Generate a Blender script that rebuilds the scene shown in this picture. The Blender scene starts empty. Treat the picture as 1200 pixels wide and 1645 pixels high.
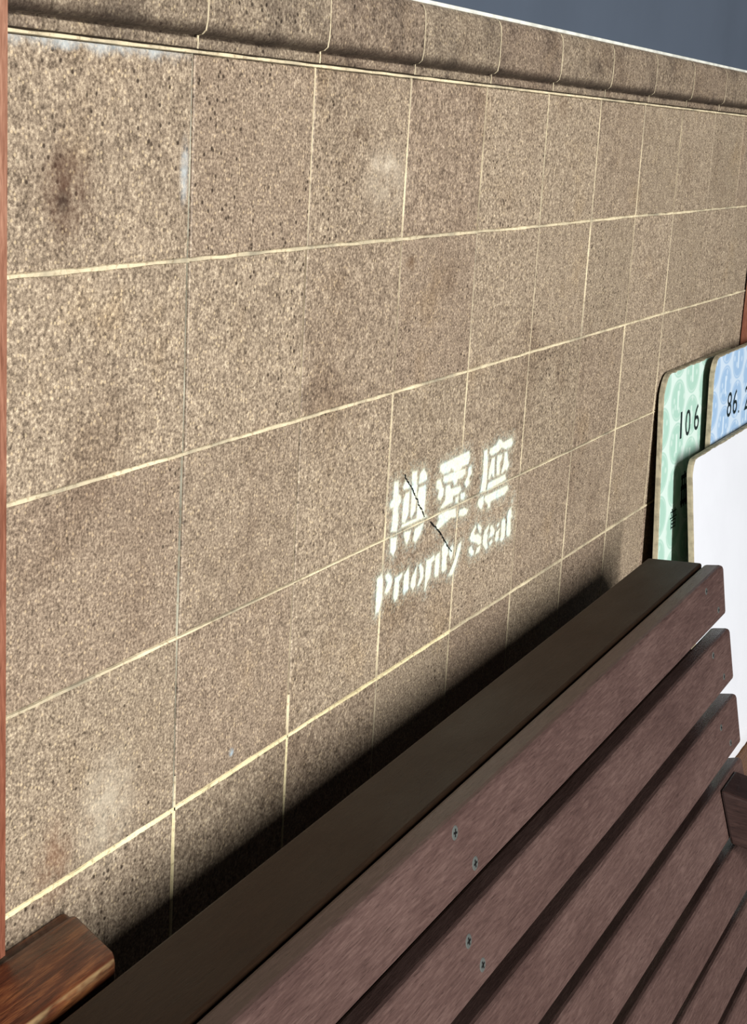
import bpy, bmesh, math, random
import numpy as np
from mathutils import Vector, Matrix, noise

# ---------------------------------------------------------------- camera, world, light, exposure
K, Z0 = 0.75, 1.39            # metres per layout unit (a wall tile is 0.20 x 0.16 units) and height of the line under the coping
def W(x, y, z): return Vector((x * K, y * K, z * K + Z0))

S = bpy.context.scene
C = S.collection
cam = bpy.data.cameras.new('camera')
cam_ob = bpy.data.objects.new('camera', cam); C.objects.link(cam_ob)
right = Vector((0.44569911, -0.89349978, 0.05486749))
up = Vector((0.19297045, 0.1557476, 0.96876472))
back = Vector((-0.87413655, -0.42118977, 0.24183562))
m = Matrix((right, up, back)).transposed().to_4x4()
m.translation = W(-0.87779, -0.69730, -0.04340)
cam_ob.matrix_world = m
cam.sensor_fit = 'VERTICAL'; cam.sensor_height = 36.0; cam.sensor_width = 36.0
cam.lens = 2522.36 / 1645 * 36.0
cam.clip_start = 0.02
S.camera = cam_ob

world = bpy.data.worlds.new('world'); S.world = world; world.use_nodes = True
bg = world.node_tree.nodes['Background']
bg.inputs[0].default_value = (0.75, 0.85, 1.0, 1); bg.inputs[1].default_value = 0.032

# tall daylight opening to the left in front of the wall
AZ, EL, DIST = math.radians(34), math.radians(9), 6.5
la = bpy.data.lights.new('doorway_daylight', 'AREA'); la.shape = 'RECTANGLE'
la.size = 0.38; la.size_y = 4.4; la.energy = 1020; la.color = (1.0, 0.97, 0.925)
lo = bpy.data.objects.new('doorway_daylight', la); C.objects.link(lo)
tgt = W(0.85, 0, -0.40)
d = Vector((-math.sin(AZ) * math.cos(EL), -math.cos(AZ) * math.cos(EL), math.sin(EL)))
lo.location = tgt + d * DIST
lo.rotation_euler = (-d).to_track_quat('-Z', 'Y').to_euler()

vs = S.view_settings
vs.view_transform = 'Standard'; vs.look = 'None'; vs.gamma = 1.0; vs.exposure = 0.0; vs.use_curve_mapping = False

# ---------------------------------------------------------------- helpers
random.seed(7)
def lin(r, g, b):
    f = lambda c: (c / 255 / 12.92) if c / 255 <= 0.04045 else ((c / 255 + 0.055) / 1.055) ** 2.4
    return (f(r), f(g), f(b), 1)

def obj(name, bm, mat, parent=None, smooth=False, **props):
    me = bpy.data.meshes.new(name)
    if isinstance(bm, bmesh.types.BMesh):
        bmesh.ops.recalc_face_normals(bm, faces=bm.faces)
        bm.to_mesh(me); bm.free()
    else:
        me.from_pydata(*bm)
    for mm in (mat if isinstance(mat, (list, tuple)) else [mat]): me.materials.append(mm)
    if smooth:
        for p in me.polygons: p.use_smooth = True
    o = bpy.data.objects.new(name, me); C.objects.link(o)
    if parent: o.parent = parent
    for k, v in props.items(): o[k] = v
    return o

def empty(name, matrix, label, cat, group=None):
    o = bpy.data.objects.new(name, None); C.objects.link(o); o.matrix_world = matrix
    o.empty_display_size = 0.1
    o['label'] = label; o['category'] = cat
    if group: o['group'] = group
    return o

def box(bm, lo, hi, bev=0.0, seg=2, mat=None):
    """box between two corners (metres), edges rounded, optionally transformed"""
    b = bmesh.new()
    r = bmesh.ops.create_cube(b, size=1.0)
    for v in r['verts']:
        v.co = Vector([lo[i] + (v.co[i] + 0.5) * (hi[i] - lo[i]) for i in range(3)])
    if bev: bmesh.ops.bevel(b, geom=list(b.edges), offset=bev, segments=seg, profile=0.5, affect='EDGES')
    if mat is not None: bmesh.ops.transform(b, matrix=mat, verts=list(b.verts))
    tmp = bpy.data.meshes.new('tmp'); b.to_mesh(tmp); b.free(); bm.from_mesh(tmp); bpy.data.meshes.remove(tmp)
    return bm

def prism(bm, poly, x0, x1, bev=0.0, seg=2):
    """extrude a (y, z) outline along x"""
    a = [bm.verts.new((x0, p[0], p[1])) for p in poly]; b = [bm.verts.new((x1, p[0], p[1])) for p in poly]
    n = len(poly)
    bm.faces.new(a); bm.faces.new(b[::-1])
    for i in range(n): bm.faces.new((a[i], b[i], b[(i + 1) % n], a[(i + 1) % n]))
    if bev: bmesh.ops.bevel(bm, geom=list(bm.edges), offset=bev, segments=seg, profile=0.5, affect='EDGES')
    return bm

# ---------------------------------------------------------------- materials
class N:
    def __init__(s, name, rough=0.6, spec=0.4):
        s.m = bpy.data.materials.new(name); s.m.use_nodes = True
        s.t = s.m.node_tree; s.b = s.t.nodes['Principled BSDF']
        s.b.inputs['Roughness'].default_value = rough
        s.b.inputs['Specular IOR Level'].default_value = spec
    def n(s, typ, **kw):
        o = s.t.nodes.new('ShaderNode' + typ)
        for k, v in kw.items():
            if k in o.inputs: s.put(o.inputs[k], v)
            else: setattr(o, k, v)
        return o
    def put(s, sock, v):
        if hasattr(v, 'is_output'): s.t.links.new(v, sock)
        else: sock.default_value = v
    def math(s, op, a, b=0.0, c=0.0, clamp=False):
        o = s.t.nodes.new('ShaderNodeMath'); o.operation = op; o.use_clamp = clamp
        for i, v in enumerate((a, b, c)): s.put(o.inputs[i], v)
        return o.outputs[0]
    def mix(s, f, a, b, mode='MIX'):
        o = s.t.nodes.new('ShaderNodeMix'); o.data_type = 'RGBA'; o.blend_type = mode
        s.put(o.inputs[0], f); s.put(o.inputs[6], a); s.put(o.inputs[7], b)
        return o.outputs[2]
    def ramp(s, f, stops, interp='LINEAR'):
        o = s.t.nodes.new('ShaderNodeValToRGB'); e = o.color_ramp.elements; o.color_ramp.interpolation = interp
        while len(e) < len(stops): e.new(0.5)
        for i, (p, c) in enumerate(stops):
            e[i].position = p; e[i].color = c if len(c) == 4 else (*c, 1)
        s.put(o.inputs[0], f); return o.outputs[0]
    def noise(s, vec, scale, detail=2.0, rough=0.5, out=0, dist=0.0):
        o = s.n('TexNoise', Scale=scale, Detail=detail, Roughness=rough, Distortion=dist); s.put(o.inputs['Vector'], vec)
        return o.outputs[out]
    def voro(s, vec, scale, out='Distance', rand=1.0, feature='F1', dims='3D'):
        o = s.t.nodes.new('ShaderNodeTexVoronoi'); o.voronoi_dimensions = dims; o.feature = feature
        o.inputs['Scale'].default_value = scale; o.inputs['Randomness'].default_value = rand; s.put(o.inputs['Vector'], vec)
        return o.outputs[out]
    def map(s, vec, scale=(1, 1, 1), loc=(0, 0, 0), rot=(0, 0, 0)):
        o = s.t.nodes.new('ShaderNodeMapping'); s.put(o.inputs[0], vec)
        o.inputs['Scale'].default_value = scale; o.inputs['Location'].default_value = loc; o.inputs['Rotation'].default_value = rot
        return o.outputs[0]
    def step(s, v, a, b):
        o = s.t.nodes.new('ShaderNodeMapRange'); o.interpolation_type = 'SMOOTHSTEP'
        s.put(o.inputs[0], v); o.inputs[1].default_value = a; o.inputs[2].default_value = b
        return o.outputs[0]
    def pos(s): return s.t.nodes.new('ShaderNodeNewGeometry').outputs['Position']
    def objc(s): return s.t.nodes.new('ShaderNodeTexCoord').outputs['Object']
    def rnd(s): return s.t.nodes.new('ShaderNodeObjectInfo').outputs['Random']
    def bump(s, h, strength, dist):
        o = s.n('Bump', Strength=strength, Distance=dist); s.put(o.inputs['Height'], h)
        s.t.links.new(o.outputs[0], s.b.inputs['Normal'])
    def col(s, c): s.put(s.b.inputs['Base Color'], c)
    def blob(s, p, x, z, r, soft=0.6, sx=1.0):
        """soft round mask about a wall position (layout units)"""
        c = W(x, 0, z); v = s.t.nodes.new('ShaderNodeVectorMath'); v.operation = 'SUBTRACT'
        s.put(v.inputs[0], p); v.inputs[1].default_value = c
        q = s.map(v.outputs[0], (1 / sx, 0, 1)); l = s.t.nodes.new('ShaderNodeVectorMath'); l.operation = 'LENGTH'; s.put(l.inputs[0], q)
        return s.step(l.outputs['Value'], r * K, r * K * (1 - soft))

def tile_material(name, dark=1.0, top=False):
    n = N(name, 0.62, 0.35)
    p = n.pos(); r = n.rnd()
    off = n.n('CombineXYZ', X=0.0, Y=n.math('MULTIPLY', r, 3.0), Z=0.0).outputs[0]
    va = n.t.nodes.new('ShaderNodeVectorMath'); n.put(va.inputs[0], p); n.put(va.inputs[1], off); q = va.outputs[0]
    g1 = n.noise(q, 520, 3, 0.62)
    g2 = n.noise(n.map(q, (1, 1, 0.8)), 170, 3, 0.6)
    g = n.math('ADD', n.math('MULTIPLY', g1, 0.72), n.math('MULTIPLY', g2, 0.28))
    base = n.ramp(g, [(0.29, lin(60, 52, 44)), (0.41, lin(105, 95, 84)), (0.50, lin(136, 125, 112)), (0.58, lin(161, 150, 135)), (0.70, lin(208, 199, 180))])
    # pale chips and dark pits
    vd = n.voro(q, 330); vc = n.voro(q, 330, 'Color')
    sep = n.n('SeparateColor'); n.put(sep.inputs[0], vc)
    chip = n.math('MULTIPLY', n.step(vd, 0.42, 0.22), n.step(sep.outputs[0], 0.70, 0.82))
    base = n.mix(n.math('MULTIPLY', chip, 0.55), base, lin(206, 192, 164))
    pd = n.voro(q, 150); pc = n.n('SeparateColor'); n.put(pc.inputs[0], n.voro(q, 150, 'Color'))
    pit = n.math('MULTIPLY', n.step(pd, 0.26, 0.12), n.math('MULTIPLY', n.step(pc.outputs[1], 0.50, 0.58), n.step(n.noise(p, 9, 2, 0.5), 0.38, 0.56)))
    base = n.mix(n.math('MULTIPLY', pit, 0.85), base, lin(38, 28, 20))
    # large patches and a tone of its own for every tile
    big = n.noise(p, 7.5, 4, 0.62)
    base = n.mix(n.math('MULTIPLY', n.step(big, 0.50, 0.72), 0.45), base, n.mix(1.0, base, lin(176, 160, 150), 'MULTIPLY'))
    big2 = n.noise(n.map(p, (1, 1, 1), (4, 2, 9)), 11, 4, 0.6)
    base = n.mix(n.math('MULTIPLY', n.step(big2, 0.55, 0.75), 0.35), base, n.mix(1.0, base, lin(250, 236, 205), 'MULTIPLY'))
    hue = n.ramp(r, [(0, lin(254, 245, 233)), (0.5, lin(240, 232, 219)), (1, lin(228, 213, 203))])
    base = n.mix(0.8, base, n.mix(1.0, base, hue, 'MULTIPLY'))
    nz = n.noise(p, 60, 4, 0.6)
    for x, z, rad, sx, c, k in [(0.039, -0.105, 0.05, 1.0, lin(70, 46, 34), 0.75), (0.036, -0.112, 0.012, 1.0, lin(36, 22, 16), 1.0),
                                (0.5534, -0.350, 0.006, 1.0, lin(50, 36, 28), 0.9), (0.495, -0.0568, 0.012, 2.0, lin(70, 52, 38), 0.8),
                                (0.6255, -0.1877, 0.012, 1.5, lin(82, 58, 34), 0.7), (1.05, -0.012, 0.03, 1.5, lin(90, 70, 52), 0.35),
                                (0.56, -0.10, 0.05, 1.6, lin(190, 180, 162), 0.30), (0.55, -0.084, 0.012, 3.2, lin(205, 195, 176), 0.55),
                                (0.2952, -0.6192, 0.006, 1.0, lin(170, 205, 225), 0.9), (0.10, -0.60, 0.07, 0.8, lin(196, 188, 170), 0.35),
                                (0.03, -0.62, 0.05, 0.7, lin(110, 76, 54), 0.5), (0.19, -0.09, 0.035, 0.25, lin(176, 186, 190), 0.7)]:
        mk = n.math('MULTIPLY', n.blob(p, x, z, rad, 0.9, sx), n.step(nz, 0.30, 0.62))
        base = n.mix(n.math('MULTIPLY', mk, k), base, c)
    # lime bloom under the coping of the first tile
    sp = n.n('SeparateXYZ'); n.put(sp.inputs[0], p)
    bloom = 0.0 if top else n.math('MULTIPLY', n.step(n.math('ADD', sp.outputs[2], n.math('MULTIPLY', nz, 0.024)), Z0 + 0.004, Z0 + 0.014), n.step(sp.outputs[0], 0.21 * K, 0.15 * K))
    base = n.mix(n.math('MULTIPLY', bloom, 0.65), base, lin(176, 186, 190))
    if top:   # shade under the bulge painted into the hollow of the moulding, and dull weathered patches
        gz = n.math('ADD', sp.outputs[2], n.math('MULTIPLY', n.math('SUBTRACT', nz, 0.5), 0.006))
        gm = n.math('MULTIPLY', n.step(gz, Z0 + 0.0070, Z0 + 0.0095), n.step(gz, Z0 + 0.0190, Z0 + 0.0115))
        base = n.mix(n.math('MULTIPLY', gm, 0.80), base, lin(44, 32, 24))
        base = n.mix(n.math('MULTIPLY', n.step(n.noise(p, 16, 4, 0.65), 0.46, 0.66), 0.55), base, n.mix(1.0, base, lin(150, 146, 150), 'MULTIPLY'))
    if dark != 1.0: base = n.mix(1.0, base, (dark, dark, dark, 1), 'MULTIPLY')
    n.col(base)
    h = n.math('SUBTRACT', n.math('ADD', n.math('MULTIPLY', g, 0.7), n.math('MULTIPLY', big, 0.4)), n.math('MULTIPLY', pit, 0.5))
    n.bump(h, 0.45, 0.0012)
    return n.m

def grout_material(name, c1, c2, c3):
    n = N(name, 0.85, 0.2); p = n.pos()
    a = n.noise(p, 14, 4, 0.65); b = n.noise(p, 260, 3, 0.6)
    c = n.ramp(a, [(0.35, c1), (0.52, c2), (0.68, c3)])
    c = n.mix(n.math('MULTIPLY', n.step(b, 0.52, 0.70), 0.55), c, lin(120, 104, 78))
    n.col(c); n.bump(b, 0.5, 0.0008)
    return n.m

def wood(name, dark, mid, light, rough=0.42, spec=0.5, scale=1.0, pore=0.6, axis='X', wear=None, edge=None, fade=False):
    n = N(name, rough, spec); o = n.objc()
    sq = {'X': (0.06, 1, 1), 'Z': (1, 1, 0.06), 'Y': (1, 0.06, 1)}[axis]
    g = n.noise(n.map(o, tuple(0.10 if v < 1 else 1 for v in sq)), 520 * scale, 4, 0.7, dist=0.3)
    g2 = n.noise(n.map(o, tuple(0.4 if v < 1 else 1 for v in sq)), 22, 3, 0.55)
    c = n.ramp(n.math('ADD', n.math('MULTIPLY', g, 0.7), n.math('MULTIPLY', g2, 0.3)), [(0.34, dark), (0.50, mid), (0.66, light)])
    pr = n.noise(n.map(o, tuple(0.09 if v < 1 else 1 for v in sq), rot=(0, 0.0, 0)), 900 * scale, 2, 0.6)
    pm = n.step(pr, 0.60, 0.70)
    c = n.mix(n.math('MULTIPLY', pm, pore), c, n.mix(1.0, c, (0.18, 0.14, 0.13, 1), 'MULTIPLY'))
    if wear:
        w = n.step(n.noise(o, 16, 4, 0.6), 0.55, 0.72)
        c = n.mix(n.math('MULTIPLY', w, 0.6), c, wear)
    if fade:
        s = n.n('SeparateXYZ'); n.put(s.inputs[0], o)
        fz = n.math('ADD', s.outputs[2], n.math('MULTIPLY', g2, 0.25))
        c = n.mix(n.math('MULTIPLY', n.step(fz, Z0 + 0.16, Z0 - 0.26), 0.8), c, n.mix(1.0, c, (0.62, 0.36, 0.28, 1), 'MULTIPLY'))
    if edge:
        s = n.n('SeparateXYZ'); n.put(s.inputs[0], o)
        em = n.math('MULTIPLY', n.step(n.math('ABSOLUTE', n.math('SUBTRACT', s.outputs[1], edge[0])), edge[2], edge[2] * .3), n.step(s.outputs[2], edge[1] - .004, edge[1]))
        em = n.math('MULTIPLY', em, n.step(n.noise(n.map(o, (.3, 1, 1)), 90, 3, .6), .34, .56))
        c = n.mix(n.math('MULTIPLY', em, .65), c, lin(168, 144, 104))
    n.col(c)
    rr = n.math('ADD', n.math('MULTIPLY', g2, 0.25), rough - 0.12); n.put(n.b.inputs['Roughness'], rr)
    n.bump(n.math('SUBTRACT', g, n.math('MULTIPLY', pm, 0.6)), 0.25, 0.0012)
    return n.m

def plain(name, c, rough=0.6, spec=0.4, metal=0.0, var=0.15, scale=30):
    n = N(name, rough, spec); o = n.objc()
    nz = n.noise(o, scale, 4, 0.6)
    n.col(n.mix(n.step(nz, 0.35, 0.7), c, tuple(v * (1 - var) for v in c[:3]) + (1,)))
    n.b.inputs['Metallic'].default_value = metal
    n.bump(nz, 0.1, 0.001)
    return n.m

def print_material(name, line, fill, mark, px, py):
    """a printed lattice of pale discs, each with a lighter stroke or dots"""
    n = N(name, 0.42, 0.35); o = n.objc()
    def lattice(ox, oy):
        v = n.map(o, (1 / (2 * px * K), 1 / (py * K), 0), (ox, oy, 0))
        f = n.t.nodes.new('ShaderNodeVectorMath'); f.operation = 'FRACTION'; n.put(f.inputs[0], v)
        s = n.n('SeparateXYZ'); n.put(s.inputs[0], f.outputs[0])
        dx = n.math('MULTIPLY', n.math('SUBTRACT', s.outputs[0], 0.5), 2.0); dy = n.math('SUBTRACT', s.outputs[1], 0.5)
        r = n.math('SQRT', n.math('ADD', n.math('POWER', n.math('ABSOLUTE', dx), 2.0), n.math('POWER', n.math('ABSOLUTE', dy), 2.0)))
        bar = n.math('MULTIPLY', n.step(n.math('ABSOLUTE', dx), 0.07, 0.04), n.step(n.math('ABSOLUTE', dy), 0.24, 0.20))
        return r, bar
    r1, b1 = lattice(0.0, 0.0); r2, b2 = lattice(0.5, 0.5)
    r = n.math('MINIMUM', r1, r2)
    disc = n.step(r, 0.50, 0.46)
    c = n.mix(disc, line, fill)
    ring = n.math('MULTIPLY', n.step(r, 0.40, 0.42), n.step(r, 0.46, 0.44))
    c = n.mix(n.math('MULTIPLY', ring, 0.35), c, mark)
    dots = n.step(n.voro(n.map(o, (1 / (0.03 * K), 1 / (0.03 * K), 0)), 1.0, dims='2D'), 0.22, 0.12)
    c = n.mix(n.math('MULTIPLY', n.math('MULTIPLY', dots, disc), 0.5), c, mark)
    c = n.mix(n.math('MULTIPLY', n.math('MAXIMUM', b1, b2), 0.85), c, mark)
    n.col(c); return n.m

M = {}
M['tile'] = tile_material('speckled_brown_tile')
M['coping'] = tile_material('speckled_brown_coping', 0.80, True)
M['grout'] = grout_material('cream_grout', lin(140, 132, 114), lin(190, 178, 150), lin(220, 208, 176))
M['grout_dull'] = grout_material('dull_grout', lin(104, 92, 76), lin(148, 136, 114), lin(186, 174, 146))
M['grout_fresh'] = grout_material('fresh_cream_grout', lin(204, 192, 152), lin(224, 212, 170), lin(236, 226, 186))
M['grout_grey'] = grout_material('grey_grout', lin(92, 88, 76), lin(140, 138, 124), lin(180, 178, 160))
M['backing'] = plain('dark_joint_mortar', lin(58, 48, 38), 0.9, 0.2)
M['caulk'] = plain('white_caulk', lin(214, 216, 208), 0.6, 0.3, var=0.3, scale=60)
M['slate'] = plain('slate_grey_paint', lin(68, 77, 90), 0.55, 0.35, var=0.10, scale=5)
M['bench'] = wood('dark_red_hardwood', lin(62, 46, 43), lin(77, 59, 55), lin(94, 75, 70), 0.42, 0.5, pore=0.45)
M['cap'] = wood('shade_darkened_hardwood', lin(32, 21, 13), lin(39, 26, 16), lin(46, 32, 21), 0.5, 0.2, pore=0.3)  # darker bench wood, the weak light on the rail top put into its colour
M['arm'] = wood('arm_hardwood', lin(34, 21, 19), lin(46, 30, 27), lin(60, 42, 38), 0.45, 0.5, axis='Y')
M['ledge'] = wood('varnished_red_wood', lin(34, 16, 10), lin(88, 48, 30), lin(146, 94, 56), 0.34, 0.5, scale=0.4, wear=lin(112, 84, 68), edge=(-0.0838 * K, -0.6632 * K + Z0, 0.0017))
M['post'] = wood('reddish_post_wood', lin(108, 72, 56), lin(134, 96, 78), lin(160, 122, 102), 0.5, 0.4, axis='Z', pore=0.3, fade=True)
M['floor'] = plain('dark_concrete_floor', lin(70, 64, 58), 0.7, 0.3)
M['stand'] = wood('brown_stand_wood', lin(76, 48, 26), lin(104, 68, 38), lin(128, 86, 52), 0.5, 0.4)
M['steel'] = plain('grey_steel', lin(80, 84, 82), 0.38, 0.7, 0.0)
M['black'] = plain('black_recess', lin(14, 13, 13), 0.8, 0.2)
M['ink'] = plain('black_ink', lin(22, 34, 36), 0.5, 0.3)
M['edge'] = plain('raw_board_edge', lin(150, 142, 120), 0.85, 0.2, var=0.4, scale=90)
M['white'] = plain('white_laminate', lin(216, 220, 228), 0.35, 0.4, var=0.03, scale=12)
M['green_print'] = print_material('green_ticket_print', lin(196, 216, 210), lin(158, 194, 181), lin(202, 220, 214), 0.087, 0.0735)
M['blue_print'] = print_material('blue_ticket_print', lin(186, 204, 222), lin(146, 176, 208), lin(200, 216, 230), 0.087, 0.0735)

# ---------------------------------------------------------------- setting: floor, tiled wall, painted wall, posts
XL, XR = -0.16, 2.151         # tiled bay between the two timber posts
bm = bmesh.new(); box(bm, W(-2.6, -3.2, -Z0 / K - 0.06), W(3.4, 0.2, -Z0 / K))
obj('floor', bm, M['floor'], kind='structure')
bm = bmesh.new(); box(bm, W(-0.5, 0.0026, -Z0 / K), W(2.5, 0.12, 0.0735))
wall = obj('wall_back', bm, M['backing'], kind='structure')
bm = bmesh.new(); box(bm, W(-0.5, -0.0005, 0.0742), W(2.5, 0.12, 1.10))
obj('wall_upper', bm, M['slate'], kind='structure')

cols = [-0.16 + 0.0] + [0.2 * i for i in range(1, 11)] + [XR - 0.001]
rows = [0.0] + [-0.16 * i for i in range(1, 12)]
rows[-1] = -Z0 / K
jit = {}
def corner(i, j):
    if (i, j) not in jit: jit[(i, j)] = (random.uniform(-.0012, .0012), random.uniform(-.0009, .0009))
    a, b = jit[(i, j)]
    return cols[i] + (a if 0 < i < 11 else 0), rows[j] + (b if 0 < j < 11 else 0)
def make_tile(i, j):
    gx, gz = 0.0011, 0.0016
    GX = {1: 0.0021, 2: 0.0015}; ga, gb = GX.get(i, gx), GX.get(i + 1, gx)
    (xa, za), (xb, zb), (xc, zc), (xd, zd) = corner(i, j + 1), corner(i + 1, j + 1), corner(i + 1, j), corner(i, j)
    dep = random.uniform(-0.0004, 0.0003); tx = random.uniform(-.0012, .0012) * 0.4; tz = random.uniform(-.001, .001) * 0.4
    q = [(xa + ga, za + gz, dep - tx - tz), (xb - gb, zb + gz, dep + tx - tz), (xc - gb, zc - gz, dep + tx + tz), (xd + ga, zd - gz, dep - tx + tz)]
    b = 0.0011
    ins = [(q[0][0] + b, q[0][1] + b), (q[1][0] - b, q[1][1] + b), (q[2][0] - b, q[2][1] - b), (q[3][0] + b, q[3][1] - b)]
    vs_ = [W(x, 0.0026, z) for x, z, _ in q] + [W(q[k][0], q[k][2] + b * 0.8, q[k][1]) for k in range(4)] + [W(ins[k][0], q[k][2], ins[k][1]) for k in range(4)]
    fs = [(8, 9, 10, 11)]
    for k in range(4):
        l = (k + 1) % 4
        fs += [(k, l, 4 + l, 4 + k), (4 + k, 4 + l, 8 + l, 8 + k)]
    o = obj('tile', (vs_, [], fs), M['tile'], wall)
    return o
for j in range(11):
    for i in range(11): make_tile(i, j)

def strip(pts, w0, w1, mat, name, y=-0.0007, wob=0.5, thick=0.0022):
    """a hand-smeared line of grout along pts (x, z), its width wandering between w0 and w1"""
    L = 0; vs_, fs = [], []
    (x0, z0), (x1, z1) = pts; ln = math.hypot(x1 - x0, z1 - z0); n = max(2, int(ln / 0.004)); s = random.uniform(0, 99)
    tx, tz = (x1 - x0) / ln, (z1 - z0) / ln
    for k in range(n + 1):
        t = k / n; x, z = x0 + (x1 - x0) * t, z0 + (z1 - z0) * t
        a = noise.noise((s, t * ln * 28, 0)); b = noise.noise((s + 9, t * ln * 28, 3)); c = noise.noise((s, t * ln * 160, 7)) * wob; e = noise.noise((s + 5, t * ln * 160, 7)) * wob
        wa = w0 + (w1 - w0) * (0.5 + a + c * .6); wb = w0 + (w1 - w0) * (0.5 + b + e * .6)
        wa = max(wa, w0 * .35); wb = max(wb, w0 * .35)
        vs_ += [W(x - tz * wa, y + thick, z + tx * wa), W(x - tz * wa * .6, y, z + tx * wa * .6), W(x + tz * wb * .6, y, z - tx * wb * .6), W(x + tz * wb, y + thick, z - tx * wb)]
        if k:
            p, q = 4 * (k - 1), 4 * k
            for i in range(3): fs.append((p + i, q + i, q + i + 1, p + i + 1))
    return obj(name, (vs_, [], fs), mat, wall)
# horizontal joints
for j in range(1, 9):
    for i in range(11):
        a, b = corner(i, j), corner(i + 1, j)
        fat = {1: 0.0019, 2: 0.0019, 3: 0.0012, 4: 0.0021}.get(j, 0.0017)
        if j == 4 and i < 2: fat = 0.0026 - 0.0002 * i
        if j == 3 and i == 0: fat = 0.0016
        strip((a, b), fat * 0.8, fat * 1.5, M['grout_fresh'] if j == 4 and i < 4 else M['grout'], 'grout_joint', wob=0.9 if (j == 4 and i == 0) else 0.45)
strip(((XL, 0.0008), (XR - 0.002, 0.0)), 0.0014, 0.0022, M['grout'], 'grout_joint', y=-0.0022, thick=0.004)
# upright joints: thin and dull higher up, freshly filled further down
for i in range(1, 11):
    for j in range(0, 8):
        (xa, za), (xb, zb) = corner(i, j), corner(i, j + 1)
        if i == 1:
            strip(((xa - 0.0019, za), (xb - 0.0019, zb)), 0.0006, 0.0012, M['grout_grey'], 'grout_joint', y=-0.0002) if j < 4 else None
            if j == 3: strip(((xa + (xb - xa) * .8, za + (zb - za) * .8), (xb, zb)), 0.0014, 0.0019, M['grout'], 'grout_joint')
            if j >= 4: strip(((xa, za), (xb, zb)), 0.0014, 0.0020, M['grout_fresh'], 'grout_joint')
        elif i == 2:
            strip(((xa - 0.0008, za), (xb - 0.0008, zb)), 0.0004, 0.0010, M['grout_dull'] if j in (1, 2, 3) else M['grout'], 'grout_joint', y=0.0)
            if j == 3: strip(((xa + (xb - xa) * .72, za + (zb - za) * .72), (xb, zb)), 0.0013, 0.0018, M['grout'], 'grout_joint')
            if j >= 4: strip(((xa, za), (xb, zb)), 0.0013, 0.0018, M['grout_fresh'], 'grout_joint')
        elif i < 9:
            strip(((xa, za), (xb, zb)), 0.0007, 0.0016, M['grout'] if (i + j) % 4 else M['grout_dull'], 'grout_joint', y=-0.0003)
        elif j < 2:
            strip(((xa, za), (xb, zb)), 0.0004, 0.0014, M['grout_dull'], 'grout_joint', y=0.0003)

# crack through two tiles
def crack(pts, name='crack'):
    out = []
    for a, b in zip(pts[:-1], pts[1:]):
        for k in range(6):
            t = k / 6; out.append((a[0] + (b[0] - a[0]) * t + random.uniform(-.0008, .0008), a[1] + (b[1] - a[1]) * t + random.uniform(-.0008, .0008)))
    out.append(pts[-1]); vs_, fs = [], []
    for k, (x, z) in enumerate(out):
        w = 0.0011 * (0.4 + 0.8 * random.random())
        vs_ += [W(x - w, -0.0016, z - w * .4), W(x + w, -0.0016, z + w * .4)]
        if k: fs.append((2 * k - 2, 2 * k - 1, 2 * k + 1, 2 * k))
    obj(name, (vs_, [], fs), M['black'], wall, label='thin dark crack running across two tiles')
crack([(0.6398, -0.4161), (0.6482, -0.4253), (0.6607, -0.4339), (0.6686, -0.4439), (0.6779, -0.4514), (0.6812, -0.4571), (0.6915, -0.4648), (0.6997, -0.4752)])
crack([(0.7173, -0.485), (0.7413, -0.4992), (0.7513, -0.5066), (0.7637, -0.5176), (0.7763, -0.5279), (0.7860, -0.5352)])

# coping: one moulded tile after another, caulk bead along their top
prof = [(0.0, 0.0030), (-0.0028, 0.0030), (-0.0034, 0.0040), (-0.0036, 0.0098), (-0.0030, 0.0110), (0.0012, 0.0112), (0.0012, 0.0130), (-0.0072, 0.0138), (-0.0106, 0.0168), (-0.0120, 0.0245),
        (-0.0124, 0.0330), (-0.0122, 0.0560), (-0.0112, 0.0640), (-0.0085, 0.0695), (-0.0045, 0.0722), (0.0, 0.0730), (0.004, 0.0730), (0.004, 0.0030)]
trim = None
bm = bmesh.new(); prism(bm, [((-0.0030 + 0.0026 * math.cos(a)) * K, (0.0742 + 0.0024 * math.sin(a)) * K + Z0) for a in [k * math.pi / 4 for k in range(8)]], -0.16 * K, 2.16 * K)
trim = obj('trim_1', bm, M['caulk'], kind='structure')
ccols = [-0.16, 0.0085] + [0.2 * i for i in range(1, 11)] + [XR - 0.001]
for k in range(len(ccols) - 1):
    a, b = ccols[k], ccols[k + 1]; g = 0.0011
    dy, dz = random.uniform(-.0006, .0006), random.uniform(-.0005, .0005)
    bm = bmesh.new(); prism(bm, [((y + (dy if y < -0.001 and y < 0.003 else 0)) * K, (z + dz) * K + Z0) for y, z in prof], (a + g) * K, (b - g) * K)
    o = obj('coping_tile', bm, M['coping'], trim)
    for p in o.data.polygons: p.use_smooth = len(p.vertices) == 4
    for e in o.data.edges: e.use_edge_sharp = abs(o.data.vertices[e.vertices[0]].co.x - o.data.vertices[e.vertices[1]].co.x) < 1e-6
    if k:   # pale mortar in the joint, following the moulding
        x = a; pr = [(y + 0.0004, z) for y, z in prof[1:15]]
        if k == 1: continue
        w = 0.0013; vs_, fs = [], []
        for q, (y, z) in enumerate(pr):
            y = min(y, -0.0030)
            ww = w * random.uniform(.6, 1.2); vs_ += [W(x - ww, y - 0.0006, z), W(x + ww, y - 0.0006, z)]
            if q: fs.append((2 * q - 2, 2 * q - 1, 2 * q + 1, 2 * q))
        obj('mortar_joint', (vs_, [], fs), M['grout'], trim)

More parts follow.
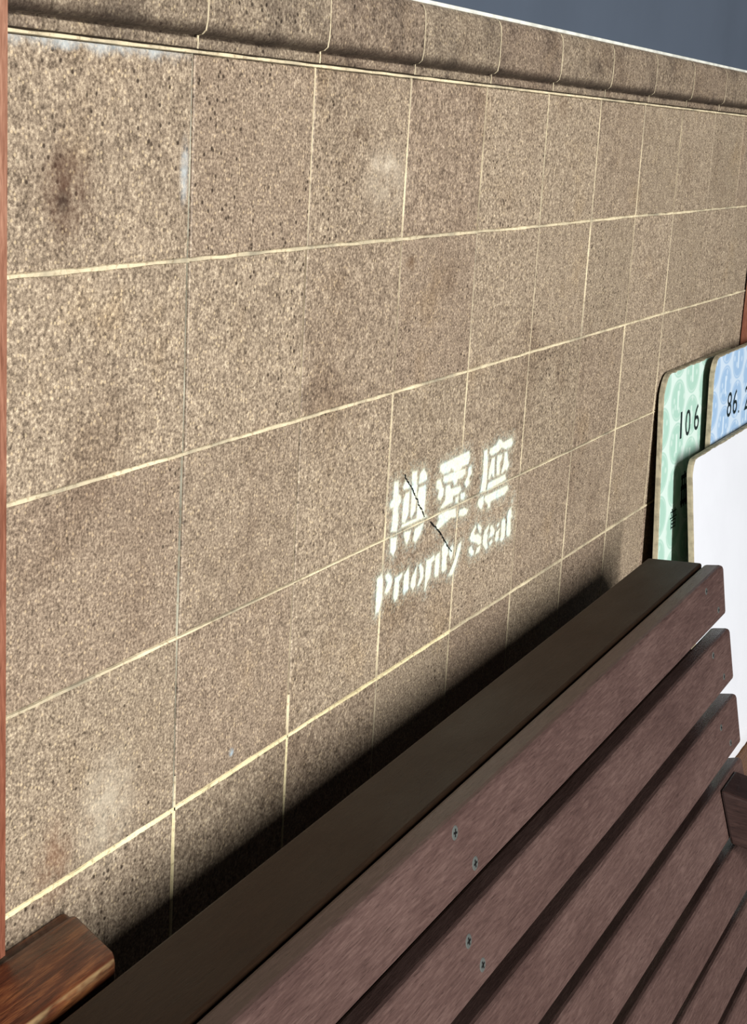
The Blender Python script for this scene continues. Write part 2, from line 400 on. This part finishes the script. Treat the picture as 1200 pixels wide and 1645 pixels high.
# timber posts framing the bay
def leaning_post(name, xa, xb, xc, xd, zb, zt, depth, mat):
    v = [W(xa, 0.0 - 0.0001, zb), W(xb, -0.0001, zb), W(xb, -depth, zb), W(xa, -depth, zb), W(xc, -0.0001, zt), W(xd, -0.0001, zt), W(xd, -depth, zt), W(xc, -depth, zt)]
    bm = bmesh.new(); vv = [bm.verts.new(c) for c in v]
    for f in [(0, 1, 2, 3), (4, 5, 6, 7), (0, 1, 5, 4), (1, 2, 6, 5), (2, 3, 7, 6), (3, 0, 4, 7)]: bm.faces.new([vv[i] for i in f])
    bmesh.ops.bevel(bm, geom=list(bm.edges), offset=0.0015, segments=2, affect='EDGES')
    return obj(name, bm, mat, kind='structure')
leaning_post('trim_2', -0.15, -0.0455, -0.15, -0.0385, -0.6588, 0.40, 0.0160, M['post'])
leaning_post('trim_3', XR, 2.27, XR, 2.27, -Z0 / K, 0.40, 0.0100, M['post'])

# ---------------------------------------------------------------- stencilled lettering, sprayed on the tiles
GLYPH = """6144,-4192 6250,-4198 6278,-4355 6333,-4380 6348,-4452 6286,-4496 6307,-4683 6288,-4777 6129,-4751 6147,-4622 6149,-4483 6066,-4470 6059,-4417 6138,-4377 6136,-4301
6126,-4813 6296,-4835 6296,-4977 6226,-5043 6140,-4977
6438,-4224 6557,-4274 6558,-4337 6398,-4332 6368,-4288
6451,-4374 6560,-4373 6566,-4452 6560,-4635 6476,-4725 6394,-4701 6397,-4560 6404,-4435
6588,-4153 6729,-4170 6763,-4404 6746,-4629 6642,-4702 6614,-4674 6612,-4489 6604,-4318
6765,-4418 6895,-4515 6874,-4597 6785,-4558
6809,-4213 6910,-4170 7009,-4270 7009,-4327 6786,-4337
6800,-4375 6991,-4374 7002,-4506 6997,-4752 6780,-4751 6786,-4566 6771,-4462
6403,-4717 6743,-4722 7045,-4732 7084,-4769 6377,-4761
6465,-4822 6661,-4834 6626,-4935 6554,-4998 6470,-4858
6760,-4841 7006,-4812 6924,-4941 6802,-5016 6721,-4970
7363,-4210 7964,-4186 8196,-4181 8239,-4264 8201,-4343 8026,-4347 7962,-4378 7790,-4376 7689,-4312 7640,-4350 7461,-4346 7353,-4281
7476,-4367 7653,-4361 7996,-4374 8114,-4381 8139,-4456 8015,-4482 7899,-4480 7885,-4534 7794,-4531 7761,-4474 7512,-4456 7462,-4420
8208,-4383 8303,-4380 8333,-4481 8257,-4525 8282,-4596 8183,-4640 8109,-4555 8193,-4494
7283,-4387 7412,-4378 7449,-4473 7512,-4521 7501,-4593 7434,-4654 7338,-4599 7368,-4513 7286,-4479
7563,-4493 7676,-4500 7719,-4559 7996,-4573 8040,-4628 7977,-4664 7794,-4667 7805,-4735 7693,-4742 7516,-4754 7405,-4751 7568,-4662 7552,-4566
7866,-4690 7958,-4689 7973,-4777 7879,-4769
8013,-4671 8142,-4676 8175,-4730 8112,-4776 8024,-4740
7382,-4811 7613,-4801 7913,-4832 7933,-4950 7790,-4922 7593,-4957 7421,-4991 7337,-4941 7423,-4866
8012,-4871 8176,-4874 8292,-4926 8264,-4969 8147,-4979 8013,-4948
8668,-4258 8779,-4256 8826,-4410 8833,-4608 8818,-4792 8641,-4779 8679,-4580 8672,-4414
8605,-4851 8775,-4834 8782,-4934 8732,-5003 8655,-4988 8580,-4914
8867,-4261 9066,-4244 9132,-4185 9227,-4210 9287,-4249 9587,-4236 9636,-4314 9586,-4361 9374,-4357 9261,-4314 9139,-4354 8913,-4366 8840,-4315
8942,-4391 9045,-4398 9062,-4549 9071,-4660 9005,-4648 8984,-4605 8919,-4663 8867,-4653 8882,-4538
9121,-4391 9304,-4401 9289,-4458 9236,-4519 9254,-4673 9146,-4654 9118,-4509
9367,-4391 9461,-4396 9513,-4526 9563,-4575 9500,-4655 9429,-4633 9332,-4671 9288,-4649 9356,-4530
8887,-4697 9440,-4685 9496,-4766 9249,-4782 8856,-4795 8869,-4733
8803,-4849 9552,-4848 9591,-4906 9495,-4959 9002,-4966 9014,-5029 8914,-5039 8916,-4980 8789,-4906
5848,-5202 5967,-5183 6006,-5249 6016,-5459 5950,-5612 5858,-5611 5849,-5454 5851,-5305
6053,-5218 6122,-5197 6226,-5273 6245,-5344 6202,-5410 6114,-5455 6059,-5422 6091,-5354 6117,-5313 6058,-5261
6304,-5311 6366,-5302 6440,-5295 6470,-5283 6505,-5301 6480,-5353 6430,-5379 6435,-5496 6403,-5575 6342,-5593 6296,-5539 6297,-5414
6551,-5322 6662,-5266 6685,-5354 6688,-5530 6574,-5570 6540,-5513 6539,-5396
6749,-5418 6887,-5293 6881,-5410 6877,-5537 6816,-5576 6731,-5521 6742,-5445
6934,-5314 6976,-5289 7066,-5365 7093,-5470 7035,-5536 6949,-5569 6922,-5538 6990,-5466 6970,-5401
7135,-5291 7273,-5293 7363,-5273 7374,-5346 7296,-5368 7284,-5516 7202,-5586 7169,-5668 7132,-5654 7131,-5420
7391,-5300 7516,-5273 7531,-5443 7516,-5571 7421,-5568 7390,-5521
7559,-5247 7679,-5172 7734,-5214 7767,-5344 7727,-5396 7752,-5545 7646,-5566 7592,-5528 7592,-5376
7797,-5299 7889,-5269 7924,-5327 7903,-5426 7848,-5465 7794,-5360
8152,-5279 8144,-5376 8037,-5560 7931,-5670 7804,-5639 7890,-5567 7993,-5446 8056,-5305
8448,-5241 8580,-5160 8597,-5207 8541,-5261 8554,-5290 8690,-5312 8783,-5365 8807,-5451 8718,-5464 8644,-5422 8453,-5360 8396,-5309
8633,-5181 8682,-5178 8778,-5251 8758,-5320 8695,-5293 8652,-5238
8395,-5440 8470,-5410 8577,-5507 8576,-5546 8506,-5563 8413,-5496
8631,-5532 8671,-5481 8778,-5474 8780,-5532 8719,-5565 8619,-5559
8843,-5378 8889,-5308 9030,-5250 9025,-5309 8967,-5364 9008,-5400 8986,-5463 9015,-5530 9055,-5559 8974,-5582 8877,-5513 8844,-5472
9049,-5301 9122,-5282 9226,-5372 9228,-5426 9153,-5445 9033,-5442 9058,-5397 9077,-5361
9062,-5506 9150,-5471 9185,-5519 9098,-5562
9286,-5323 9368,-5299 9377,-5342 9311,-5362
9269,-5415 9428,-5380 9381,-5452 9380,-5534 9314,-5558 9255,-5521
9447,-5295 9521,-5269 9584,-5316 9601,-5444 9596,-5553 9497,-5594 9427,-5551 9457,-5482 9445,-5377
9630,-5277 9669,-5202 9762,-5172 9792,-5275 9837,-5312 9769,-5340 9805,-5514 9779,-5565 9688,-5562 9645,-5529 9636,-5396
9746,-5093 9779,-5079 9764,-5134"""
def lettering():
    polys = [np.array([[float(v) for v in p.split(',')] for p in l.split()]) * 1e-4 for l in GLYPH.strip().split('\n')]
    st = 0.0012
    x0, x1, z0, z1 = 0.53, 1.06, -0.62, -0.37
    xs = np.arange(x0, x1, st); zs = np.arange(z0, z1, st)
    X, Zg = np.meshgrid(xs, zs); D = np.full(X.shape, 1.0)
    for P in polys:
        # signed distance to the outline, the x axis squeezed no further than it is on the wall
        m = (X > P[:, 0].min() - .02) & (X < P[:, 0].max() + .02) & (Zg > P[:, 1].min() - .02) & (Zg < P[:, 1].max() + .02)
        px, pz = X[m], Zg[m]; dd = np.full(px.shape, 9.0); ins = np.zeros(px.shape, bool)
        for a, b in zip(P, np.roll(P, -1, 0)):
            e = b - a; t = np.clip(((px - a[0]) * e[0] + (pz - a[1]) * e[1]) / (e @ e + 1e-12), 0, 1)
            dd = np.minimum(dd, np.hypot(px - a[0] - t * e[0], pz - a[1] - t * e[1]))
            if a[1] != b[1]:
                ins ^= ((a[1] > pz) != (b[1] > pz)) & (px < e[0] * (pz - a[1]) / e[1] + a[0])
        D[m] = np.minimum(D[m], np.where(ins, -dd, dd))
    cov = np.clip(0.5 - D / 0.0030, 0, 1) * 0.97
    halo = 0.30 * np.exp(-np.clip(D, 0, 1) / 0.0055)
    cov = np.maximum(cov, halo); cov[cov < 0.03] = 0
    H, Wd = cov.shape; idx = -np.ones((H, Wd), int)
    cell = (cov[:-1, :-1] + cov[1:, :-1] + cov[:-1, 1:] + cov[1:, 1:]) > 0
    use = np.zeros((H, Wd), bool); use[:-1, :-1] |= cell; use[1:, :-1] |= cell; use[:-1, 1:] |= cell; use[1:, 1:] |= cell
    idx[use] = np.arange(use.sum())
    co = np.stack([X[use] * K, np.full(use.sum(), -0.0011 * K), Zg[use] * K + Z0], 1)
    jj, ii = np.nonzero(cell)
    fs = np.stack([idx[jj, ii], idx[jj, ii + 1], idx[jj + 1, ii + 1], idx[jj + 1, ii]], 1)
    o = obj('painted_lettering', (co.tolist(), [], fs.tolist()), M['paint'], wall, label='worn white stencilled lettering sprayed on the tiles')
    at = o.data.attributes.new('coverage', 'FLOAT', 'POINT'); at.data.foreach_set('value', cov[use].astype(np.float32))
n = N('sprayed_white_paint', 0.7, 0.3); p = n.pos()
at = n.t.nodes.new('ShaderNodeAttribute'); at.attribute_name = 'coverage'
gr = n.noise(p, 480, 3, 0.6); wn = n.noise(p, 70, 3, 0.6)
al = n.math('SUBTRACT', at.outputs['Fac'], n.math('MULTIPLY', n.math('SUBTRACT', 0.52, gr), 1.1), clamp=True)
al = n.math('SUBTRACT', al, n.math('MULTIPLY', n.step(wn, 0.60, 0.80), 0.25), clamp=True)
n.put(n.b.inputs['Alpha'], al)
n.col(n.mix(n.step(wn, 0.45, 0.65), lin(214, 218, 198), lin(196, 212, 206)))
M['paint'] = n.m
lettering()

# ---------------------------------------------------------------- ledge at the foot of the left post
def ledge():
    out = [(-0.0855, -0.705), (-0.0862, -0.6690), (-0.0848, -0.6628), (-0.0815, -0.6597), (-0.0770, -0.6590), (-0.0210, -0.6590), (-0.0175, -0.6602), (-0.0160, -0.6650), (-0.0040, -0.6655), (-0.0012, -0.6670), (-0.0012, -0.705)]
    bm = bmesh.new()
    def ring(off, ins):
        c = (-0.043, -0.682); r = []
        for y, z in out:
            yy = c[0] + (y - c[0]) * (1 - ins * 1.0); zz = c[1] + (z - c[1]) * (1 - ins * 1.4)
            rnd = 0.005 * max(0, (-0.070 - y) / 0.016) ** 2
            r.append(bm.verts.new(W(0.0420 + 0.49 * y + off - rnd, yy, zz)))
        return r
    rs = [ring(-0.010, 0), ring(-0.0035, 0.0), ring(-0.0010, 0.02), ring(0.0, 0.06)]
    far = [bm.verts.new(W(-0.42, y, z)) for y, z in out]
    rs = [far] + rs
    for a, b in zip(rs[:-1], rs[1:]):
        for i in range(len(out)): bm.faces.new((a[i], a[(i + 1) % len(out)], b[(i + 1) % len(out)], b[i]))
    bm.faces.new(rs[-1]); bm.faces.new(far[::-1])
    o = obj('wooden_ledge', bm, M['ledge'], label='short varnished red-brown wooden ledge fixed to the tiled wall under the left post', category='ledge')
    for p in o.data.polygons: p.use_smooth = len(p.vertices) == 4
    return o
ledge()

# ---------------------------------------------------------------- slatted bench
ex = Vector((0.99995205, 0.0083596, 0.00509976)); ey = Vector((-0.00835971, 0.99996506, 0.0)); ez = ex.cross(ey)
c0 = W(1.33619, -0.09, -0.65286)
hb = c0.z                                             # the bench stands on the floor
bmx = Matrix((ex, ey, ez)).transposed().to_4x4(); bmx.translation = c0 - ez * hb
bench = empty('slatted_bench', bmx, 'dark reddish-brown slatted wooden bench with a flat top rail, standing along the tiled wall', 'bench')
L = 2.10
def B(x, y, z): return Vector((x * K, y * K, z * K + hb))
SL = [((-.1118, .0104), (-.1236, -.0642)), ((-.1312, -.0826), (-.1457, -.1604)), ((-.1519, -.1803), (-.1670, -.2561)), ((-.1700, -.2765), (-.1925, -.3530)),
      ((-.1970, -.3715), (-.2195, -.4425)), ((-.2215, -.4590), (-.2430, -.5280)), ((-.2470, -.5440), (-.2680, -.6130))]
def slat_mesh(top, bot, thick, xa, xb):
    """a board with rounded arrises: front face between the two (y, z) points, thickness to the rear"""
    t = Vector((0, bot[0] - top[0], bot[1] - top[1])); h = t.length; t.normalize()
    nrm = Vector((0, -t.z, t.y)) if t.z < 0 else Vector((0, t.z, -t.y))        # pointing rearwards (+y)
    if nrm.y < 0: nrm = -nrm
    mt = Matrix((Vector((1, 0, 0)), nrm, -t)).transposed().to_4x4(); mt.translation = B(0, top[0], top[1])
    bm = bmesh.new(); box(bm, (xa * K, 0, -h * K), (xb * K, thick * K, 0), 0.0052, 3, mt)
    return bm, mt, h
def screw(parent, x, top, bot, yz):
    t = Vector((0, bot[0] - top[0], bot[1] - top[1])).normalized(); nrm = Vector((0, t.z, -t.y))
    if nrm.y > 0: nrm = -nrm
    f = (Vector((0, yz[0] - top[0], yz[1] - top[1]))).dot(t); p = B(x, top[0] + t.y * f, top[1] + t.z * f)
    a = random.uniform(0, 1.5); R = (0.0058 if x < -0.5 else 0.0042) * K; u = Vector((1, 0, 0)); w = nrm.cross(u)
    bm = bmesh.new(); n = 16
    P = lambda r, d, k: bm.verts.new(p + u * (r * math.cos(k * 2 * math.pi / n)) + w * (r * math.sin(k * 2 * math.pi / n)) + nrm * d)
    r0 = [P(R * 1.18, 0.00005, k) for k in range(n)]; r1 = [P(R, 0.0004, k) for k in range(n)]; r2 = [P(R * .55, 0.0003, k) for k in range(n)]
    for A_, B_ in ((r0, r1), (r1, r2)):
        for k in range(n): bm.faces.new((A_[k], A_[(k + 1) % n], B_[(k + 1) % n], B_[k]))
    bm.faces.new(r2)
    for s in (0, math.pi / 2):
        du = u * math.cos(a + s) + w * math.sin(a + s); dw = u * -math.sin(a + s) + w * math.cos(a + s)
        q = [bm.verts.new(p + du * (R * .66 * i) + dw * (R * .17 * j) + nrm * 0.00055) for i, j in ((-1, -1), (1, -1), (1, 1), (-1, 1))]
        fc = bm.faces.new(q); fc.material_index = 1
    for v in list(bm.faces):
        pass
    obj('screw', bm, [M['steel'], M['black']], parent, label='grey cross-head screw')
# top rail, leaning a little to the rear
bm = bmesh.new()
mt = Matrix.Rotation(-math.atan2(0.0061, 0.0794), 4, 'X'); mt.translation = B(0, 0, 0)
box(bm, (-L * K, -0.0798 * K, -0.030 * K), (-0.001 * K, 0.0015 * K, 0.0004), 0.0022, 2, mt)
box(bm, B(-L, -0.078, -0.150), B(-0.002, -0.002, -0.026), 0.002, 2)
obj('top_rail', bm, M['cap'], bench, label='flat dark top rail of the bench')
SCREW = {0: [(-1.0023, -.0033, -.1135), (-.9638, -.0481, -.1209), (-.1071, -.0038, -.1136), (-.0460, -.0462, -.1206)],
         1: [(-1.0036, -.1047, -.1348), (-.9792, -.139, -.1415), (-.1066, -.095, -.133), (-.0574, -.1401, -.1417)],
         2: [(-.1048, -.1995, -.1554), (-.062, -.236, -.163), (-1.004, -.205, -.157), (-.978, -.238, -.163)]}
for k, (t_, b_) in enumerate(SL):
    bm, mt, h = slat_mesh(t_, b_, 0.0310, -L, random.uniform(-.0015, 0))
    sl = obj('back_slat', bm, M['bench'], bench)
    for (x, z, y) in SCREW.get(k, []): screw(sl, x, t_, b_, (y, z))
for k in range(6):   # seat boards
    y = -0.285 - 0.084 * k
    bm = bmesh.new(); box(bm, B(-L, y - 0.076, -0.672 + 0.004 * k), B(0, y, -0.645 + 0.004 * k), 0.004, 2)
    obj('seat_slat', bm, M['bench'], bench)
for x in (-0.11, -1.02, -1.98):   # supports behind the back and under the seat
    bm = bmesh.new()
    pts_ = [(-.1100, -.151), (-.117, -.170), (-.139, -.262), (-.164, -.361), (-.191, -.450), (-.215, -.535), (-.240, -.622)]
    outl = [(-.018, -.151)] + [(y_ + .004, z_) for y_, z_ in pts_] + [(-.262, -.674), (-.262, -.70), (-.20, -.70)] + [(-.175, -.62), (-.10, -.36)]
    v0 = [bm.verts.new(B(x - .025, y, z)) for y, z in outl]; v1 = [bm.verts.new(B(x + .025, y, z)) for y, z in outl]
    bm.faces.new(v0); bm.faces.new(v1[::-1])
    for i in range(len(outl)): bm.faces.new((v0[i], v1[i], v1[(i + 1) % len(outl)], v0[(i + 1) % len(outl)]))
    obj('back_support', bm, M['arm'], bench)
    bm = bmesh.new(); box(bm, B(x - .025, -.80, -.735), B(x + .025, -.20, -.675), 0.003, 1); obj('seat_bearer', bm, M['arm'], bench)
    for ya, yb in ((-.79, -.72), (-.28, -.21)):
        bm = bmesh.new(); box(bm, Vector(((x - .03) * K, ya * K, 0.0)), B(x + .03, yb, -.735), 0.003, 1); obj('leg', bm, M['arm'], bench)
for xa, xb in ((-.140, -.055), (-2.045, -1.96)):
    bm = bmesh.new()
    prism(bm, [(p[0] * K, p[1] * K + hb) for p in [(-.1715, -.2790), (-.62, -.3462), (-.62, -.424), (-.1945, -.3550)]], xa * K, xb * K, 0.003, 2)
    ar = obj('armrest', bm, M['arm'], bench)
    bm = bmesh.new(); box(bm, B(xa + .01, -.60, -.66), B(xb - .01, -.53, -.4085), 0.003, 1)
    obj('armrest_post', bm, M['arm'], bench)

# ---------------------------------------------------------------- low stand and the boards leaning on it
ZS = -1.168
sx0, sx1 = 1.46, 2.142
st = empty('wooden_stand', Matrix.Translation(W((sx0 + sx1) / 2, -0.2, -Z0 / K)), 'plain brown wooden stand carrying the leaning boards beyond the bench end', 'stand')
so = st.matrix_world.translation
def SB(a, b, name, bev=0.003):
    bm = bmesh.new(); box(bm, W(*a) - so, W(*b) - so, bev, 2); obj(name, bm, M['stand'], st)
for k in range(4):
    y = -0.004 - 0.1 * k; SB((sx0, y - 0.098, ZS - 0.035), (sx1, y, ZS), 'top_board')
for x in (sx0 + .02, sx1 - .10):
    for y in (-.38, -.10): SB((x, y, -Z0 / K), (x + .08, y + .08, ZS - 0.035), 'leg')

def board(name, x0, x1, ztop, ytop, lean, rad, thick, mat, label):
    """rounded board: front face in its own x-y plane, leaning against the wall; returns object"""
    t = Vector((0, lean, 1)).normalized(); nrm = Vector((0, -t.z, t.y))
    h = (ztop - ZS) / t.z - 0.0002
    # the lower rear arris rests on the stand
    org = Vector((x0, ytop - lean * (ztop - ZS), ZS))
    org = W(*org) + t * (thick * K * lean)
    mx = Matrix((Vector((1, 0, 0)), t, nrm)).transposed().to_4x4(); mx.translation = org
    w, hh, r = (x1 - x0) * K, h * K - thick * K * lean, rad * K
    out = []
    for cx, cy, a0 in ((w - r, hh - r, 0), (r, hh - r, 90), (r * .6, r * .6, 180), (w - r * .6, r * .6, 270)):
        rr = r if cy > hh / 2 else r * .6
        out += [(cx + rr * math.cos(math.radians(a0 + k * 15)), cy + rr * math.sin(math.radians(a0 + k * 15))) for k in range(7)]
    pts2 = []
    for (a, b), (c, d_) in zip(out, out[1:] + out[:1]):
        nseg = max(1, int(math.hypot(c - a, d_ - b) / 0.008))
        for k in range(nseg): pts2.append((a + (c - a) * k / nseg, b + (d_ - b) * k / nseg))
    bm = bmesh.new(); n = len(pts2); T = thick * K; cxm, cym = w / 2, hh / 2
    def ring(z, ins, j):
        vs_ = []
        for k, (a, b) in enumerate(pts2):
            e = ins + j * (0.5 + noise.noise((a * 90, b * 90, x0 * 7 + z * 300)))
            dx, dy = cxm - a, cym - b; s = max(abs(dx) / cxm, 1e-6); s2 = max(abs(dy) / cym, 1e-6)
            l = math.hypot(dx, dy)
            mx_, my_ = (math.copysign(1, dx) if s > .93 else dx / cxm * .3), (math.copysign(1, dy) if s2 > .93 else dy / cym * .3)
            vs_.append(bm.verts.new((a + mx_ * e, b + my_ * e, z)))
        return vs_
    rb = ring(-T, 0.0, 0.0); rm = ring(-T * .35, 0.0, 0.0009); rf = ring(-0.0009, 0.0003, 0.0011); rt = ring(0.0, 0.0010, 0.0014)
    for A_, B_ in ((rb, rm), (rm, rf), (rf, rt)):
        for k in range(n):
            f = bm.faces.new((A_[k], A_[(k + 1) % n], B_[(k + 1) % n], B_[k])); f.material_index = 1
    bm.faces.new(rt).material_index = 0; bm.faces.new(rb[::-1]).material_index = 1
    o = obj(name, bm, [mat, M['edge']], None)
    o.matrix_world = mx; o['label'] = label; o['category'] = 'board'; o['group'] = 'boards leaning against the tiled wall'
    return o, mx
g_, gm = board('sign_board', 1.600, 2.086, -0.418, -0.0125, 0.062, 0.045, 0.0085, M['green_print'], 'pale green printed board with black 106, nearest the tiled wall')
b_, bmm = board('sign_board', 1.830, 2.32, -0.412, -0.0355, 0.045, 0.038, 0.0085, M['blue_print'], 'pale blue printed board with black 86.2, leaning in front of the green board')
w_, wm = board('sign_board', 1.655, 2.20, -0.562, -0.0580, 0.126, 0.030, 0.0095, M['white'], 'blank white board in front of the printed ones, behind the bench end')

def text(s, parent, mx, at, height, width, name, bold=0.0):
    """flat black lettering on a board, fitted into a box centred at a wall point (layout units)"""
    cu = bpy.data.curves.new(name, 'FONT'); cu.body = s; cu.offset = bold; cu.resolution_u = 3
    t = bpy.data.objects.new('t', cu); C.objects.link(t)
    dg = bpy.context.evaluated_depsgraph_get(); dg.update()
    me = bpy.data.meshes.new_from_object(t.evaluated_get(dg))
    C.objects.unlink(t); bpy.data.objects.remove(t)
    co = np.array([v.co[:] for v in me.vertices]); lo_, hi_ = co.min(0), co.max(0)
    p = mx.inverted() @ W(*at)
    for v in me.vertices:
        v.co.x = p.x + ((v.co.x - lo_[0]) / (hi_[0] - lo_[0]) - 0.5) * width * K
        v.co.y = p.y + ((v.co.y - lo_[1]) / (hi_[1] - lo_[1]) - 0.5) * height * K
        v.co.z = 0.00025
    me.materials.clear(); me.materials.append(M['ink']); me.name = name
    o = bpy.data.objects.new(name, me); C.objects.link(o); o.parent = parent
    return o
text('1', g_, gm, (1.7115, -0.018, -0.5165), 0.046, 0.010, 'printed_digit')
text('0', g_, gm, (1.7545, -0.018, -0.5180), 0.046, 0.032, 'printed_digit')
text('6', g_, gm, (1.8105, -0.018, -0.5165), 0.046, 0.032, 'printed_digit')
text('普', g_, gm, (1.6860, -0.0276, -0.6720), 0.036, 0.040, 'printed_character')
text('8', b_, bmm, (1.9545, -0.0397, -0.5108), 0.046, 0.032, 'printed_digit')
text('6', b_, bmm, (1.9975, -0.0397, -0.5112), 0.046, 0.032, 'printed_digit')
text('.', b_, bmm, (2.030, -0.0405, -0.5340), 0.005, 0.007, 'printed_point')
text('2', b_, bmm, (2.0900, -0.0400, -0.5150), 0.046, 0.034, 'printed_digit')
def block(parent, mx, at, w, h, name='printed_character'):
    """heavy character whose strokes are mostly covered by the board in front"""
    p = mx.inverted() @ W(*at); bm = bmesh.new()
    for (x0, y0, x1, y1) in [(-.5, .30, .5, .42), (-.5, -.02, .5, .12), (-.42, -.5, -.24, .42), (.22, -.5, .42, .42), (-.08, -.5, .08, .5), (-.5, -.42, .5, -.3)]:
        q = [bm.verts.new((p.x + a * w * K, p.y + b * h * K, 0.0003)) for a, b in ((x0, y0), (x1, y0), (x1, y1), (x0, y1))]; bm.faces.new(q)
    obj(name, bm, M['ink'], parent)
block(g_, gm, (1.748, -0.0243, -0.632), 0.044, 0.062); block(g_, gm, (1.800, -0.0235, -0.622), 0.044, 0.062)
for i, x in enumerate((1.972, 2.036, 2.100)): block(b_, bmm, (x, -0.0445, -0.622), 0.048, 0.062)
